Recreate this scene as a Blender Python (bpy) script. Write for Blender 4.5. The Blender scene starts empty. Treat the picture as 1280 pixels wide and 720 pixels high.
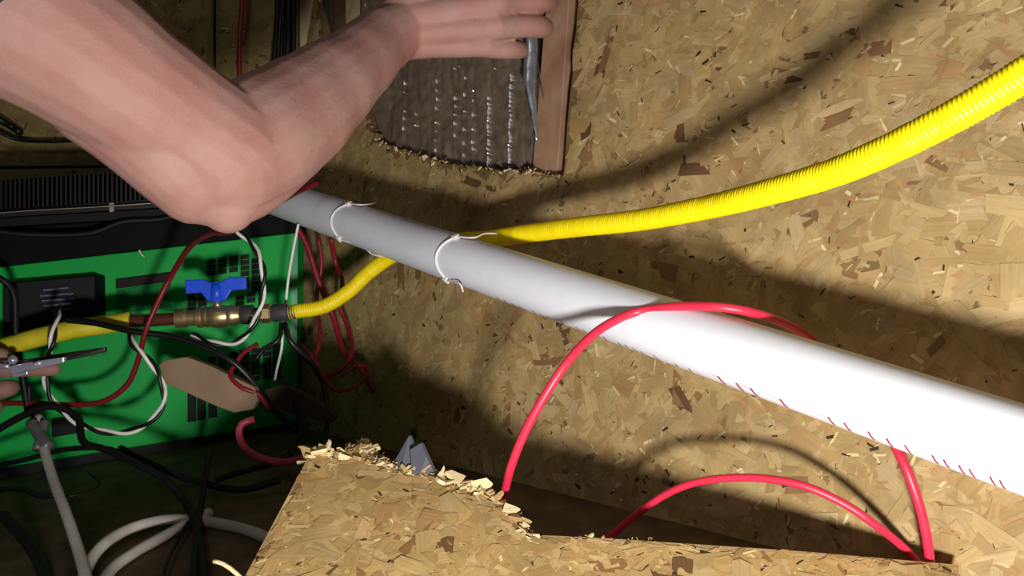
import bpy, bmesh, math, random
import numpy as np
from mathutils import Vector, Matrix, noise
random.seed(7)
S = bpy.context.scene
COL = S.collection

# ------------------------------------------------------------------ camera frame
F = 1050.0                       # focal length in pixels of a 1280x720 frame
U = Vector((-0.09, -0.10, 1.0)).normalized()          # world up, written in camera axes (right, forward, up)
Yw = (Vector((0, 1, 0)) - U * U.y).normalized()
Xw = Yw.cross(U).normalized()
ROT = Matrix((Xw, Yw, U))        # camera axes -> world axes
def raw(px, py, d): return Vector(((px - 640) / F * d, d, -(py - 360) / F * d))
CAM_H = -(U.dot(raw(150, 583, 1.12)))
def CW(x, y, z): return ROT @ Vector((x, y, z)) + Vector((0, 0, CAM_H))
def P(px, py, d): return CW(*raw(px, py, d))
def D(x, y, z): return ROT @ Vector((x, y, z))        # direction only

cam_d = bpy.data.cameras.new('camera'); cam = bpy.data.objects.new('camera', cam_d); COL.objects.link(cam)
right, fwd, up = D(1, 0, 0), D(0, 1, 0), D(0, 0, 1)
cam.matrix_world = Matrix(((right.x, up.x, -fwd.x, 0), (right.y, up.y, -fwd.y, 0), (right.z, up.z, -fwd.z, CAM_H), (0, 0, 0, 1)))
cam_d.sensor_width = 36; cam_d.lens = 36 * F / 1280; cam_d.clip_start = 0.02
cam_d.dof.use_dof = False
S.camera = cam

w = bpy.data.worlds.new('world'); S.world = w; w.use_nodes = True
w.node_tree.nodes['Background'].inputs[0].default_value = (0.85, 0.9, 1.0, 1)
w.node_tree.nodes['Background'].inputs[1].default_value = 0.015

def lamp(name, kind, loc, target, energy, color, **kw):
    l = bpy.data.lights.new(name, kind); l.energy = energy; l.color = color
    for k, v in kw.items(): setattr(l, k, v)
    o = bpy.data.objects.new(name, l); COL.objects.link(o); o.location = loc
    o.rotation_euler = (target - loc).to_track_quat('-Z', 'Y').to_euler()
    return o
lamp('work_lamp', 'SPOT', CW(0.065, -0.06, -0.225), P(1000, 400, 0.8), 32, (1.0, 0.965, 0.93), spot_size=math.radians(160), spot_blend=1.0, shadow_soft_size=0.036)
lamp('fill_lamp', 'AREA', CW(-0.45, -0.45, 0.75), P(420, 250, 1.1), 1.7, (1.0, 0.95, 0.84), size=0.5)  # soft fill added to lift the left wall; no such lamp is seen
vs = S.view_settings
vs.view_transform = 'Standard'; vs.look = 'None'; vs.gamma = 1; vs.use_curve_mapping = False
vs.exposure = 0.27

# ------------------------------------------------------------------ helpers
def lin(c):
    return tuple(((v / 255) / 12.92 if v <= 10 else (((v / 255) + 0.055) / 1.055) ** 2.4) for v in c)

MATS = {}
def mat(name, rgb, rough=0.6, metal=0.0, bump=0.0, scale=60.0, vary=0.12, spec=0.5, sss=0.0, rgb2=None, trans=0.0):
    if name in MATS: return MATS[name]
    m = bpy.data.materials.new(name); m.use_nodes = True; nt = m.node_tree; N = nt.nodes; L = nt.links
    b = N['Principled BSDF']
    c = lin(rgb); c2 = lin(rgb2) if rgb2 else tuple(x * (1 - vary) for x in c); c1 = c if rgb2 else tuple(min(1, x * (1 + vary)) for x in c)
    tc = N.new('ShaderNodeTexCoord'); nz = N.new('ShaderNodeTexNoise'); nz.inputs['Scale'].default_value = scale; nz.inputs['Detail'].default_value = 5
    L.new(tc.outputs['Object'], nz.inputs['Vector'])
    mr = N.new('ShaderNodeMapRange'); mr.inputs[1].default_value = 0.3; mr.inputs[2].default_value = 0.7
    L.new(nz.outputs['Fac'], mr.inputs[0])
    mx = N.new('ShaderNodeMix'); mx.data_type = 'RGBA'; mx.inputs[6].default_value = (*c2, 1); mx.inputs[7].default_value = (*c1, 1)
    L.new(mr.outputs[0], mx.inputs[0]); L.new(mx.outputs[2], b.inputs['Base Color'])
    b.inputs['Roughness'].default_value = rough; b.inputs['Metallic'].default_value = metal
    b.inputs['Specular IOR Level'].default_value = spec
    if sss:
        b.inputs['Subsurface Weight'].default_value = sss; b.inputs['Subsurface Radius'].default_value = (1.0, 0.35, 0.2); b.inputs['Subsurface Scale'].default_value = 0.006
    if trans: b.inputs['Transmission Weight'].default_value = trans
    if bump:
        bp = N.new('ShaderNodeBump'); bp.inputs['Strength'].default_value = bump; bp.inputs['Distance'].default_value = 0.001
        L.new(nz.outputs['Fac'], bp.inputs['Height']); L.new(bp.outputs[0], b.inputs['Normal'])
    MATS[name] = m
    return m

def osb_mat():
    m = bpy.data.materials.new('strand_board'); m.use_nodes = True; nt = m.node_tree; N = nt.nodes; L = nt.links
    b = N['Principled BSDF']
    at = N.new('ShaderNodeAttribute'); at.attribute_name = 'tone'
    uv = N.new('ShaderNodeUVMap'); uv.uv_map = 'grain'
    mp = N.new('ShaderNodeMapping'); mp.inputs['Scale'].default_value = (25, 420, 1); L.new(uv.outputs[0], mp.inputs[0])
    nz = N.new('ShaderNodeTexNoise'); nz.inputs['Scale'].default_value = 1.0; nz.inputs['Detail'].default_value = 4; nz.inputs['Roughness'].default_value = 0.65
    L.new(mp.outputs[0], nz.inputs['Vector'])
    mr = N.new('ShaderNodeMapRange'); mr.inputs[1].default_value = 0.25; mr.inputs[2].default_value = 0.75; mr.inputs[3].default_value = 0.80; mr.inputs[4].default_value = 1.1
    L.new(nz.outputs['Fac'], mr.inputs[0])
    # blotchy tone over the sheet
    tc = N.new('ShaderNodeTexCoord'); n2 = N.new('ShaderNodeTexNoise'); n2.inputs['Scale'].default_value = 28; n2.inputs['Detail'].default_value = 3
    L.new(tc.outputs['Object'], n2.inputs['Vector'])
    m2 = N.new('ShaderNodeMapRange'); m2.inputs[1].default_value = 0.3; m2.inputs[2].default_value = 0.7; m2.inputs[3].default_value = 0.82; m2.inputs[4].default_value = 1.1
    L.new(n2.outputs['Fac'], m2.inputs[0])
    mu = N.new('ShaderNodeMath'); mu.operation = 'MULTIPLY'; L.new(mr.outputs[0], mu.inputs[0]); L.new(m2.outputs[0], mu.inputs[1])
    vm = N.new('ShaderNodeVectorMath'); vm.operation = 'SCALE'; L.new(at.outputs['Color'], vm.inputs[0]); L.new(mu.outputs[0], vm.inputs['Scale'])
    L.new(vm.outputs[0], b.inputs['Base Color']); b.inputs['Roughness'].default_value = 0.62; b.inputs['Specular IOR Level'].default_value = 0.3
    bp = N.new('ShaderNodeBump'); bp.inputs['Strength'].default_value = 0.5; bp.inputs['Distance'].default_value = 0.0006
    L.new(nz.outputs['Fac'], bp.inputs['Height']); L.new(bp.outputs[0], b.inputs['Normal'])
    return m
OSB = osb_mat()

def mesh_obj(name, verts, faces, m, parent=None, smooth=False):
    me = bpy.data.meshes.new(name); me.from_pydata([tuple(v) for v in verts], [], faces); me.update()
    if m: me.materials.append(m)
    if smooth: me.polygons.foreach_set('use_smooth', [True] * len(me.polygons))
    o = bpy.data.objects.new(name, me); COL.objects.link(o)
    if parent: o.parent = parent; o.matrix_parent_inverse = parent.matrix_world.inverted()
    return o
def tag(o, label=None, cat=None, group=None, kind=None):
    for k, v in (('label', label), ('category', cat), ('group', group), ('kind', kind)):
        if v: o[k] = v
    return o
def thing(name, loc, label, cat, group=None):
    o = bpy.data.objects.new(name, None); COL.objects.link(o); o.empty_display_size = 0.02
    o.matrix_world = Matrix.Translation(loc)
    return tag(o, label, cat, group)
def fix_normals(o):
    bm = bmesh.new(); bm.from_mesh(o.data); bmesh.ops.recalc_face_normals(bm, faces=bm.faces); bm.to_mesh(o.data); bm.free(); return o
def bevel(o, wd, seg=2):
    bm = bmesh.new(); bm.from_mesh(o.data); bmesh.ops.recalc_face_normals(bm, faces=bm.faces)
    es = [e for e in bm.edges if len(e.link_faces) == 2 and e.calc_face_angle(0) > 0.5]
    bmesh.ops.bevel(bm, geom=es, offset=wd, segments=seg, affect='EDGES', profile=0.5); bm.to_mesh(o.data); bm.free()
    return o
def slab(name, poly, back, m, parent=None, bev=0.0):
    """closed prism: front polygon (world points) pushed along vector back"""
    n = len(poly); v = [Vector(p) for p in poly] + [Vector(p) + back for p in poly]
    f = [tuple(range(n)), tuple(range(2 * n - 1, n - 1, -1))] + [(i, i + n, (i + 1) % n + n, (i + 1) % n) for i in range(n)]
    o = mesh_obj(name, v, f, m, parent); fix_normals(o)
    if bev: bevel(o, bev)
    return o
def boxo(name, c, ax, ay, az, hx, hy, hz, m, parent=None, bev=0.0):
    """box about centre c with half sizes along three axes"""
    poly = [c - ay * hy + ax * sx * hx + az * sz * hz for sx, sz in ((-1, -1), (1, -1), (1, 1), (-1, 1))]
    return slab(name, poly, ay * 2 * hy, m, parent, bev)
def spline(pts, step=0.006):
    pts = [Vector(p) for p in pts]
    if len(pts) == 2: 
        n = max(2, int((pts[1] - pts[0]).length / step)); return [pts[0].lerp(pts[1], i / n) for i in range(n + 1)]
    q = [pts[0] * 2 - pts[1]] + pts + [pts[-1] * 2 - pts[-2]]; out = []
    for i in range(1, len(q) - 2):
        a, b, c, d = q[i - 1:i + 3]; n = max(2, int((c - b).length / step))
        for k in range(n):
            t = k / n
            out.append(0.5 * ((2 * b) + (c - a) * t + (2 * a - 5 * b + 4 * c - d) * t * t + (3 * b - a - 3 * c + d) * t ** 3))
    out.append(pts[-1]); return out
def frames(path):
    T = []; n = len(path)
    for i in range(n):
        T.append((path[min(i + 1, n - 1)] - path[max(i - 1, 0)]).normalized())
    a = Vector((0, 0, 1)) if abs(T[0].z) < 0.9 else Vector((1, 0, 0))
    N = [(a - T[0] * a.dot(T[0])).normalized()]
    for i in range(1, n):
        v = N[-1] - T[i] * N[-1].dot(T[i]); N.append(v.normalized())
    return T, N
def sweep(path, radii, seg, cap=True, flat=1.0):
    T, N = frames(path); V = []; Fc = []
    for p, t, nn, r in zip(path, T, N, radii):
        b = t.cross(nn)
        for k in range(seg):
            a = 2 * math.pi * k / seg; V.append(p + nn * math.cos(a) * r + b * math.sin(a) * r * flat)
    for i in range(len(path) - 1):
        for k in range(seg):
            a = i * seg + k; b2 = i * seg + (k + 1) % seg; Fc.append((a, b2, b2 + seg, a + seg))
    if cap:
        Fc.append(tuple(range(seg - 1, -1, -1))); m0 = (len(path) - 1) * seg; Fc.append(tuple(range(m0, m0 + seg)))
    return V, Fc
def tube(name, pts, r, m, parent=None, seg=10, step=0.006, label=None, cat=None, group=None, smooth=True):
    path = spline(pts, step); V, Fc = sweep(path, [r] * len(path), seg)
    o = mesh_obj(name, V, Fc, m, parent, smooth)
    if label: tag(o, label, cat, group)
    return o
def px(pts):
    out = []
    for x, y, d in pts:                 # keep loose cables above the floor
        t = -U.dot(raw(x, y, 1.0))
        if t > 0: d = min(d, (CAM_H - .007) / t)
        out.append(P(x, y, d))
    return out

# ------------------------------------------------------------------ planes: inverse depth is linear in the pixel
class Plane:
    def __init__(s, a, b, c):
        s.k = (a, b, c)
        n = Vector((F * b, a + 640 * b + 360 * c, -F * c)); s.n = D(*(-n.normalized()))   # towards the camera
        s.O = s.at(640, 360)
        e1 = (D(1, 0, 0) - s.n * s.n.dot(D(1, 0, 0))).normalized(); s.e1 = e1; s.e2 = s.n.cross(e1) * -1
        if s.e2.z < 0: s.e2 = -s.e2
    def inv(s, x, y): return s.k[0] + s.k[1] * x + s.k[2] * y
    def at(s, x, y, off=0.0):
        p = P(x, y, 1 / s.inv(x, y))
        return p + s.n * off if off else p
    def st(s, x, y):
        v = s.at(x, y) - s.O; return (v.dot(s.e1), v.dot(s.e2))
    def w(s, a, b, h=0.0): return s.O + s.e1 * a + s.e2 * b + s.n * h
WR = Plane(0.3224, 0.001034, 0.000172)      # big strand board wall
WL = Plane(0.735, 0.0, 0.0)                 # wall of sheets behind the generator
BD = Plane(0.32, 0.0, 0.002)          # torn board in front

def inside(pt, poly):
    x, y = pt; c = False; j = len(poly) - 1
    for i in range(len(poly)):
        xi, yi = poly[i]; xj, yj = poly[j]
        if (yi > y) != (yj > y) and x < (xj - xi) * (y - yi) / (yj - yi) + xi: c = not c
        j = i
    return c
PAL = [((212, 188, 132), 28), ((196, 170, 110), 28), ((178, 150, 92), 17), ((222, 202, 152), 10), ((186, 166, 112), 7), ((186, 140, 86), 6), ((150, 112, 70), 2.6), ((112, 80, 52), .9)]
def flakes(name, pl, polys, holes, count, parent, tint=(1, 1, 1), hmax=0.0012, size=1.0, loose=0.0, dark=0.035, seed=1):
    rnd = random.Random(seed)
    V = []; Fc = []; C = []; UVs = []
    allp = [p for q in polys for p in q]
    x0, x1 = min(p[0] for p in allp), max(p[0] for p in allp); y0, y1 = min(p[1] for p in allp), max(p[1] for p in allp)
    MEAN = lin((193, 159, 108)); cols = [tuple((.44 * a + .56 * b) * .76 for a, b in zip(lin(c), MEAN)) for c, _ in PAL]; cols[-1] = lin((104, 76, 50)); cols[-2] = lin((136, 102, 66)); wts = [w_ for _, w_ in PAL]
    dk = lin((58, 42, 28))
    made = 0; tries = 0
    while made < count and tries < count * 4:
        tries += 1
        cx, cy = rnd.uniform(x0, x1), rnd.uniform(y0, y1)
        if not any(inside((cx, cy), q) for q in polys) or any(inside((cx, cy), q) for q in holes): continue
        isd = rnd.random() < dark
        if isd:
            L_ = rnd.uniform(0.002, 0.009) * size; W_ = L_ * rnd.uniform(0.12, 0.4); col = dk; h = hmax * rnd.uniform(0.9, 1.05)
        else:
            L_ = rnd.choice((rnd.uniform(0.004, 0.014), rnd.uniform(0.01, 0.026), rnd.uniform(0.015, 0.055))) * size; W_ = min(L_ * rnd.uniform(0.15, 0.7), 0.016 * size)
            col = rnd.choices(cols, wts)[0]; h = hmax * rnd.random()
            if L_ < 0.014 * size and rnd.random() < 0.12: col = lin((212, 192, 144)); W_ *= 0.4; h = hmax * rnd.uniform(.8, 1)
        ang = rnd.gauss(0.25, 0.9) if rnd.random() < 0.75 else rnd.uniform(0, math.pi)
        ca, sa = math.cos(ang), math.sin(ang)
        bx_ = rnd.uniform(-.1, .1)
        loc = []
        for ex in (-1, 1):
            for ey in sorted((-1, 0, 1), reverse=(ex > 0)) if rnd.random() < .6 else ((-1, 1) if ex < 0 else (1, -1)):
                loc.append((ex * L_ / 2 * rnd.uniform(0.72, 1.1), ey * W_ / 2 * rnd.uniform(0.65, 1.1) + bx_ * W_))
        tx, ty = rnd.gauss(0, .02), rnd.gauss(0, .03)
        pts = []
        for a, b in loc: pts.append((cx + a * ca - b * sa, cy + a * sa + b * ca, h + a * tx + b * ty))
        if loose == 0 or isd:
            if any(not any(inside(p[:2], q) for q in polys) or any(inside(p[:2], q) for q in holes) for p in pts): continue
        i0 = len(V)
        for p in pts: V.append(pl.w(p[0], p[1], max(0.0002, p[2])))
        Fc.append(tuple(range(i0, i0 + len(pts))))
        k = rnd.uniform(0.86, 1.1); cc = tuple(min(1, c * k * t) for c, t in zip(col, tint))
        ou, ov = rnd.uniform(0, 9), rnd.uniform(0, 9)
        for a, b in loc: C.append((*cc, 1)); UVs.append((a + ou, b + ov))
        made += 1
    o = mesh_obj(name, V, Fc, OSB, parent); me = o.data
    ca_ = me.color_attributes.new('tone', 'FLOAT_COLOR', 'CORNER'); ca_.data.foreach_set('color', np.array(C, dtype=np.float32).ravel())
    ul = me.uv_layers.new(name='grain'); ul.data.foreach_set('uv', np.array(UVs, dtype=np.float32).ravel())
    o['kind'] = 'stuff'
    return o
def tone(o, rgb):
    me = o.data; a = me.color_attributes.new('tone', 'FLOAT_COLOR', 'CORNER'); c = lin(rgb)
    a.data.foreach_set('color', np.array([(*c, 1)] * len(me.loops), dtype=np.float32).ravel())
    ul = me.uv_layers.new(name='grain'); uvs = []
    for l in me.loops:
        v = me.vertices[l.vertex_index].co; uvs.append((v.x, v.y + v.z))
    ul.data.foreach_set('uv', np.array(uvs, dtype=np.float32).ravel()); return o

def rag(pts, amp, n, seed):
    """roughen a pixel polyline"""
    r = random.Random(seed); out = []
    for (x0, y0), (x1, y1) in zip(pts[:-1], pts[1:]):
        for k in range(n):
            t = k / n; out.append((x0 + (x1 - x0) * t + r.uniform(-amp, amp), y0 + (y1 - y0) * t + r.uniform(-amp, amp)))
    out.append(pts[-1]); return out

# ------------------------------------------------------------------ floor
black = mat('black_plastic', (10, 10, 11), 0.6, spec=.2)
fl = slab('floor', [Vector((-1.6, -0.4, 0)), Vector((0.75, -0.4, 0)), Vector((0.75, 1.7, 0)), Vector((-1.6, 1.7, 0))], Vector((0, 0, -0.02)), mat('floor_wood', (112, 92, 62), 0.8, bump=.4, scale=25, rgb2=(70, 56, 38)))
fl['kind'] = 'structure'

# ------------------------------------------------------------------ big strand board wall, with the hole cut in it
HOLE = rag([(724, -5), (716, 80), (711, 130), (704, 222)], 1.2, 4, 3) + rag([(704, 222), (660, 214), (620, 214), (560, 205), (500, 189), (470, 178), (462, 150)], 3.2, 6, 4) + rag([(462, 150), (446, 110), (410, 60), (395, 0)], 1.5, 4, 5) + [(395, -170), (728, -170)]
hole_st = [WR.st(*p) for p in HOLE]
c_tl, c_tr, c_br, c_bl = WR.st(395, -260), WR.st(1560, -260), WR.st(1560, 980), WR.st(300, 640)
wall_poly = [c_tl, c_tr, c_br, WR.st(760, 960), WR.st(296, 640), WR.st(330, 400), WR.st(372, 120)]
me_v = []; bm = bmesh.new()
outer = [bm.verts.new(WR.w(*p)) for p in wall_poly]; inner = [bm.verts.new(WR.w(*p)) for p in hole_st]
es = [bm.edges.new((outer[i], outer[(i + 1) % len(outer)])) for i in range(len(outer))] + [bm.edges.new((inner[i], inner[(i + 1) % len(inner)])) for i in range(len(inner))]
bmesh.ops.triangle_fill(bm, use_beauty=True, use_dissolve=False, edges=es, normal=WR.n)
ex = bmesh.ops.extrude_face_region(bm, geom=list(bm.faces))
bmesh.ops.translate(bm, verts=[v for v in ex['geom'] if isinstance(v, bmesh.types.BMVert)], vec=-WR.n * 0.012)
bmesh.ops.recalc_face_normals(bm, faces=bm.faces)
me = bpy.data.meshes.new('wall_right'); bm.to_mesh(me); bm.free(); me.materials.append(OSB)
wall = bpy.data.objects.new('wall_right', me); COL.objects.link(wall); wall['kind'] = 'structure'; tone(wall, (122, 98, 62))
flakes('wood_strands', WR, [wall_poly], [hole_st], 30000, wall, seed=11)
# crumbs and splinters standing up along the sawn lower lip of the hole
def splinters(pl, line, count, parent, size, seed, updir=1.0, name='splinter', hi=0.004, share=None, big=0.0):
    r = random.Random(seed); segs = []
    for a, b in zip(line[:-1], line[1:]): segs.append((a, b, math.dist(a, b)))
    tot = sum(s[2] for s in segs); out = []
    for i in range(count):
        t = r.uniform(0, tot)
        for a, b, l in segs:
            if t <= l: break
            t -= l
        q = (a[0] + (b[0] - a[0]) * t / l, a[1] + (b[1] - a[1]) * t / l + r.uniform(-4, 4) * (1 if pl is BD else .4))
        c = pl.at(*q, r.uniform(-.006, hi))
        L_ = size * r.uniform(.5, 1.5) * (1 + (big if r.random() < .2 else 0)); W_ = L_ * r.uniform(.35, .9); th = L_ * r.uniform(.12, .4)
        ang = r.choice((r.gauss(.5, .6), r.gauss(2.7, .5), r.gauss(-.3, .4), r.gauss(-.3, .4))); dirv = (pl.e1 * math.cos(ang) + pl.e2 * math.sin(ang) * updir + pl.n * r.uniform(-.5, .7)).normalized()
        sd = dirv.cross(pl.n + Vector((r.uniform(-.7, .7), r.uniform(-.7, .7), r.uniform(-.7, .7)))).normalized(); nn = dirv.cross(sd)
        tip = r.uniform(.2, .8)
        v = [c - sd * W_ / 2, c + sd * W_ / 2, c + dirv * L_ * .8 + sd * W_ / 2 * tip, c + dirv * L_ + sd * W_ * r.uniform(-.2, .2), c + dirv * L_ * r.uniform(.6, .85) - sd * W_ / 2 * tip]
        o = slab(name, v, nn * th, OSB, parent)
        tone(o, r.choice([(222, 200, 150), (206, 180, 128), (186, 156, 102), (226, 208, 164), (160, 130, 86)]))
        out.append(o)
    return out
splinters(WR, [(700, 220), (660, 215), (620, 215), (560, 206), (500, 190), (466, 172), (460, 150)], 60, wall, 0.0055, 21)

# wall behind: sheets with open joints
wl = slab('wall_left', [WL.at(-420, -260, -.03), WL.at(470, -260, -.03), WL.at(420, 640, -.03), WL.at(-420, 700, -.03)], -WL.n * .01, mat('dark_backing', (50, 42, 30), .9)); wl['kind'] = 'structure'
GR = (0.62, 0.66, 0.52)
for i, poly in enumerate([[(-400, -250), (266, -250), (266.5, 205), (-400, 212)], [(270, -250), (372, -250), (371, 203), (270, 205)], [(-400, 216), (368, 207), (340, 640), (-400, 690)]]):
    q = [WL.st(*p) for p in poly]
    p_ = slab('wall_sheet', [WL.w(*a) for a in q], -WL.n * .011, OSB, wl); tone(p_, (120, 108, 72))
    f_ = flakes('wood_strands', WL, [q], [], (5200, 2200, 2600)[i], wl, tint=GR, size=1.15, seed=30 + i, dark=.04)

# framing seen in the open cavity
stud_m = mat('stud_pine', (178, 142, 112), .7, bump=.35, scale=30, rgb2=(146, 106, 84))
pale_m = mat('stud_pale', (196, 180, 140), .75, bump=.3, scale=30, rgb2=(160, 142, 104))
def stud(x0t, x1t, x0b, x1b, yb, off, m, label, dep=.03, sub=WR, group=None):
    o = slab('wall_stud', [sub.at(x0t, -170, off), sub.at(x1t, -170, off), sub.at(x1b, yb, off), sub.at(x0b, yb, off)], -sub.n * dep, m, None, .0012)
    return tag(o, label, 'stud', group)
stud(687, 713, 648, 681, 300, -.0125, stud_m, 'sawn pinkish wooden stud right of the grey foil insulation', .035)
stud(371, 399, 373, 398, 240, -.012, pale_m, 'pale wooden stud beside the black cable bundle behind the forearm', .03, WL)
stud(416, 442, 418, 444, 200, -.022, pale_m, 'pale grooved strip of wood just left of the wrist', .02)
stud(399, 416, 400, 417, 200, -.026, mat('stud_brown', (104, 80, 52), .8, bump=.3, rgb2=(80, 60, 38)), 'brown strip of wood between the two pale studs', .02)
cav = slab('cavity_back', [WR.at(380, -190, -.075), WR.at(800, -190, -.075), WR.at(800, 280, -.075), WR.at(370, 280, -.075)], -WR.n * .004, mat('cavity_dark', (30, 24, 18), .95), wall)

# foil faced insulation: wrinkled sheet with pressed vertical seams
def foil():
    nx, ny = 150, 90
    V = []; seams = [474, 492, 508, 524, 537, 548, 556, 566, 578, 598, 623, 640]
    r = random.Random(5)
    for j in range(ny + 1):
        for i in range(nx + 1):
            x = 436 + (672 - 436) * i / nx; y = -60 + 285 * j / ny
            h = 0.0035 * noise.noise(Vector((x * .03, y * .018, 1))) + 0.0014 * noise.noise(Vector((x * .11, y * .09, 3))) + .0006 * noise.noise(Vector((x * .4, y * .4, 8)))
            for s_ in seams:
                sx = s_ + 2.0 * noise.noise(Vector((y * .05, s_, 0)))
                dd = (x - sx) / 1.9
                h -= 0.0013 * math.exp(-dd * dd) * (.6 + .8 * noise.noise(Vector((y * .3, s_ * 2.1, 4))))
            off = -.021 + h
            if x > 650: off += ((x - 650) / 22) ** 1.6 * .026 * max(0, min(1, (150 - y) / 90))
            V.append(WR.at(x, y, off))
    Fc = [(j * (nx + 1) + i, j * (nx + 1) + i + 1, (j + 1) * (nx + 1) + i + 1, (j + 1) * (nx + 1) + i) for j in range(ny) for i in range(nx)]
    m = mat('foil', (150, 134, 114), .46, .35, bump=.35, scale=90, rgb2=(112, 98, 84))
    o = mesh_obj('foil_facing', V, Fc, m, None, True)
    md = o.modifiers.new('thickness', 'SOLIDIFY'); md.thickness = .0006; md.offset = -1
    return o
ins = thing('foil_insulation', WR.at(560, 216, -.03), 'dull grey foil faced insulation with glinting stitched seams, filling the hole behind the hand', 'insulation')
fo = foil(); fo.parent = ins; fo.matrix_parent_inverse = ins.matrix_world.inverted()
slab('insulation_core', [WR.at(440, -60, -.028), WR.at(650, -60, -.030), WR.at(650, 226, -.030), WR.at(436, 226, -.028)], -WR.n * .035, mat('foam_shaded', (32, 29, 26), .95), ins)  # foam coloured nearly black, carrying the shade of the gap beside it
CV, CF = [], []
for j in range(41):
    y = -40 + 215 * j / 40; wl2 = (9 if y < 60 else 11 if y < 110 else 7 * max(.25, (180 - y) / 70))
    for i in range(9):
        t = i / 8; x = 675 - (y + 40) * .045 - wl2 * (1 - t) * 1.6
        CV.append(WR.at(x, y, -.012 + .020 * math.sin(t * 2.6) * min(1, (190 - y) / 80) + .0018 * noise.noise(Vector((x * .3, y * .12, 7)))))
for j in range(40):
    for i in range(8): CF.append((j * 9 + i, j * 9 + i + 1, (j + 1) * 9 + i + 1, (j + 1) * 9 + i))
ce = mesh_obj('curled_foil_edge', CV, CF, mat('bright_foil', (205, 210, 222), .3, .85, bump=.6, scale=120), ins, True); ce['label'] = 'bright curled silver edge of the foil'
md = ce.modifiers.new('thickness', 'SOLIDIFY'); md.thickness = .0005
stx = random.Random(44)
seam_m = mat('stitch_glint', (240, 240, 244), .3, .55)  # near-white colour puts the glints into the stitches
SV, SF = [], []
for sx, y0, y1, n in ((492, 100, 160, 5), (507, 130, 185, 3), (532, 95, 195, 9), (555, 115, 165, 5), (553, 80, 90, 1), (567, 95, 190, 6), (578, 110, 200, 7), (597, 118, 205, 16), (624, 88, 205, 22), (605, 80, 88, 1), (560, 78, 86, 1)):
    for k in range(n):
        y = y0 + (y1 - y0) * (k + stx.uniform(-.3, .3)) / max(1, n - 1) if n > 1 else y0
        x = sx - (y - 120) * .02 + stx.uniform(-.8, .8); hh = stx.uniform(.8, 3.2) * (1.7 if sx in (624, 597) else 1.1); ww = stx.uniform(.5, 1.3)
        c = WR.at(x, y, -.0178); i0 = len(SV)
        a, b = WR.at(x + ww, y, -.0178) - c, WR.at(x, y + hh, -.0178) - c
        nb = (-WR.n + D(0, .0, .55) * -1 * stx.uniform(-.2, .6)).normalized()
        SV += [c - b, c + a, c + b, c - a, c + WR.n * .0012, c - WR.n * .006]; SF += [(i0, i0 + 1, i0 + 4), (i0 + 1, i0 + 2, i0 + 4), (i0 + 2, i0 + 3, i0 + 4), (i0 + 3, i0, i0 + 4), (i0 + 1, i0, i0 + 5), (i0 + 2, i0 + 1, i0 + 5), (i0 + 3, i0 + 2, i0 + 5), (i0, i0 + 3, i0 + 5)]
st_ = mesh_obj('foil_stitch', SV, SF, seam_m, ins); st_['kind'] = 'stuff'; st_['label'] = 'pale specks for puckered stitches and their glints in rows'

# ------------------------------------------------------------------ torn board in front
TOP = [(386, 571), (398, 566), (420, 572), (436, 562), (452, 560), (470, 572), (500, 586), (530, 592), (556, 602), (580, 606), (604, 617), (622, 628), (636, 640), (650, 656), (664, 672)]
CLEAN = [(680, 669), (760, 673), (1000, 689), (1198, 706)]
bpoly = rag(TOP, 2.5, 4, 9) + CLEAN + [(1216, 1140), (84, 1140)]
bst = [BD.st(*p) for p in bpoly]
board = slab('torn_board', [BD.w(*p) for p in bst], -BD.n * .011, OSB, None)
tone(board, (186, 158, 110))
tag(board, 'torn sheet of strand board with a splintered top edge at the bottom of the view', 'board')
flakes('wood_strands', BD, [bst], [], 9500, board, seed=77, size=1.0, hmax=.0009, dark=.035, tint=(1.32, 1.27, 1.16))
splinters(BD, TOP, 170, board, .0060, 31, hi=.003, big=.8)
splinters(BD, [(398, 570), (440, 572), (500, 592), (560, 606), (610, 624)], 92, board, .0058, 32, hi=.003)
splinters(BD, [(440, 563), (452, 556), (472, 568)], 28, board, .0076, 34, hi=.002)
splinters(BD, [(700, 670), (760, 673)], 5, board, .005, 33, hi=.001)
o = tube('loose_splinter', [BD.at(268, 707, .004), BD.at(280, 709, .003), BD.at(296, 716, -.001), BD.at(312, 728, -.006)], .0016, OSB, None, 6, label='pale curved splinter sticking out left of the torn board', cat='splinter'); tone(o, (235, 215, 165))

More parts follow.
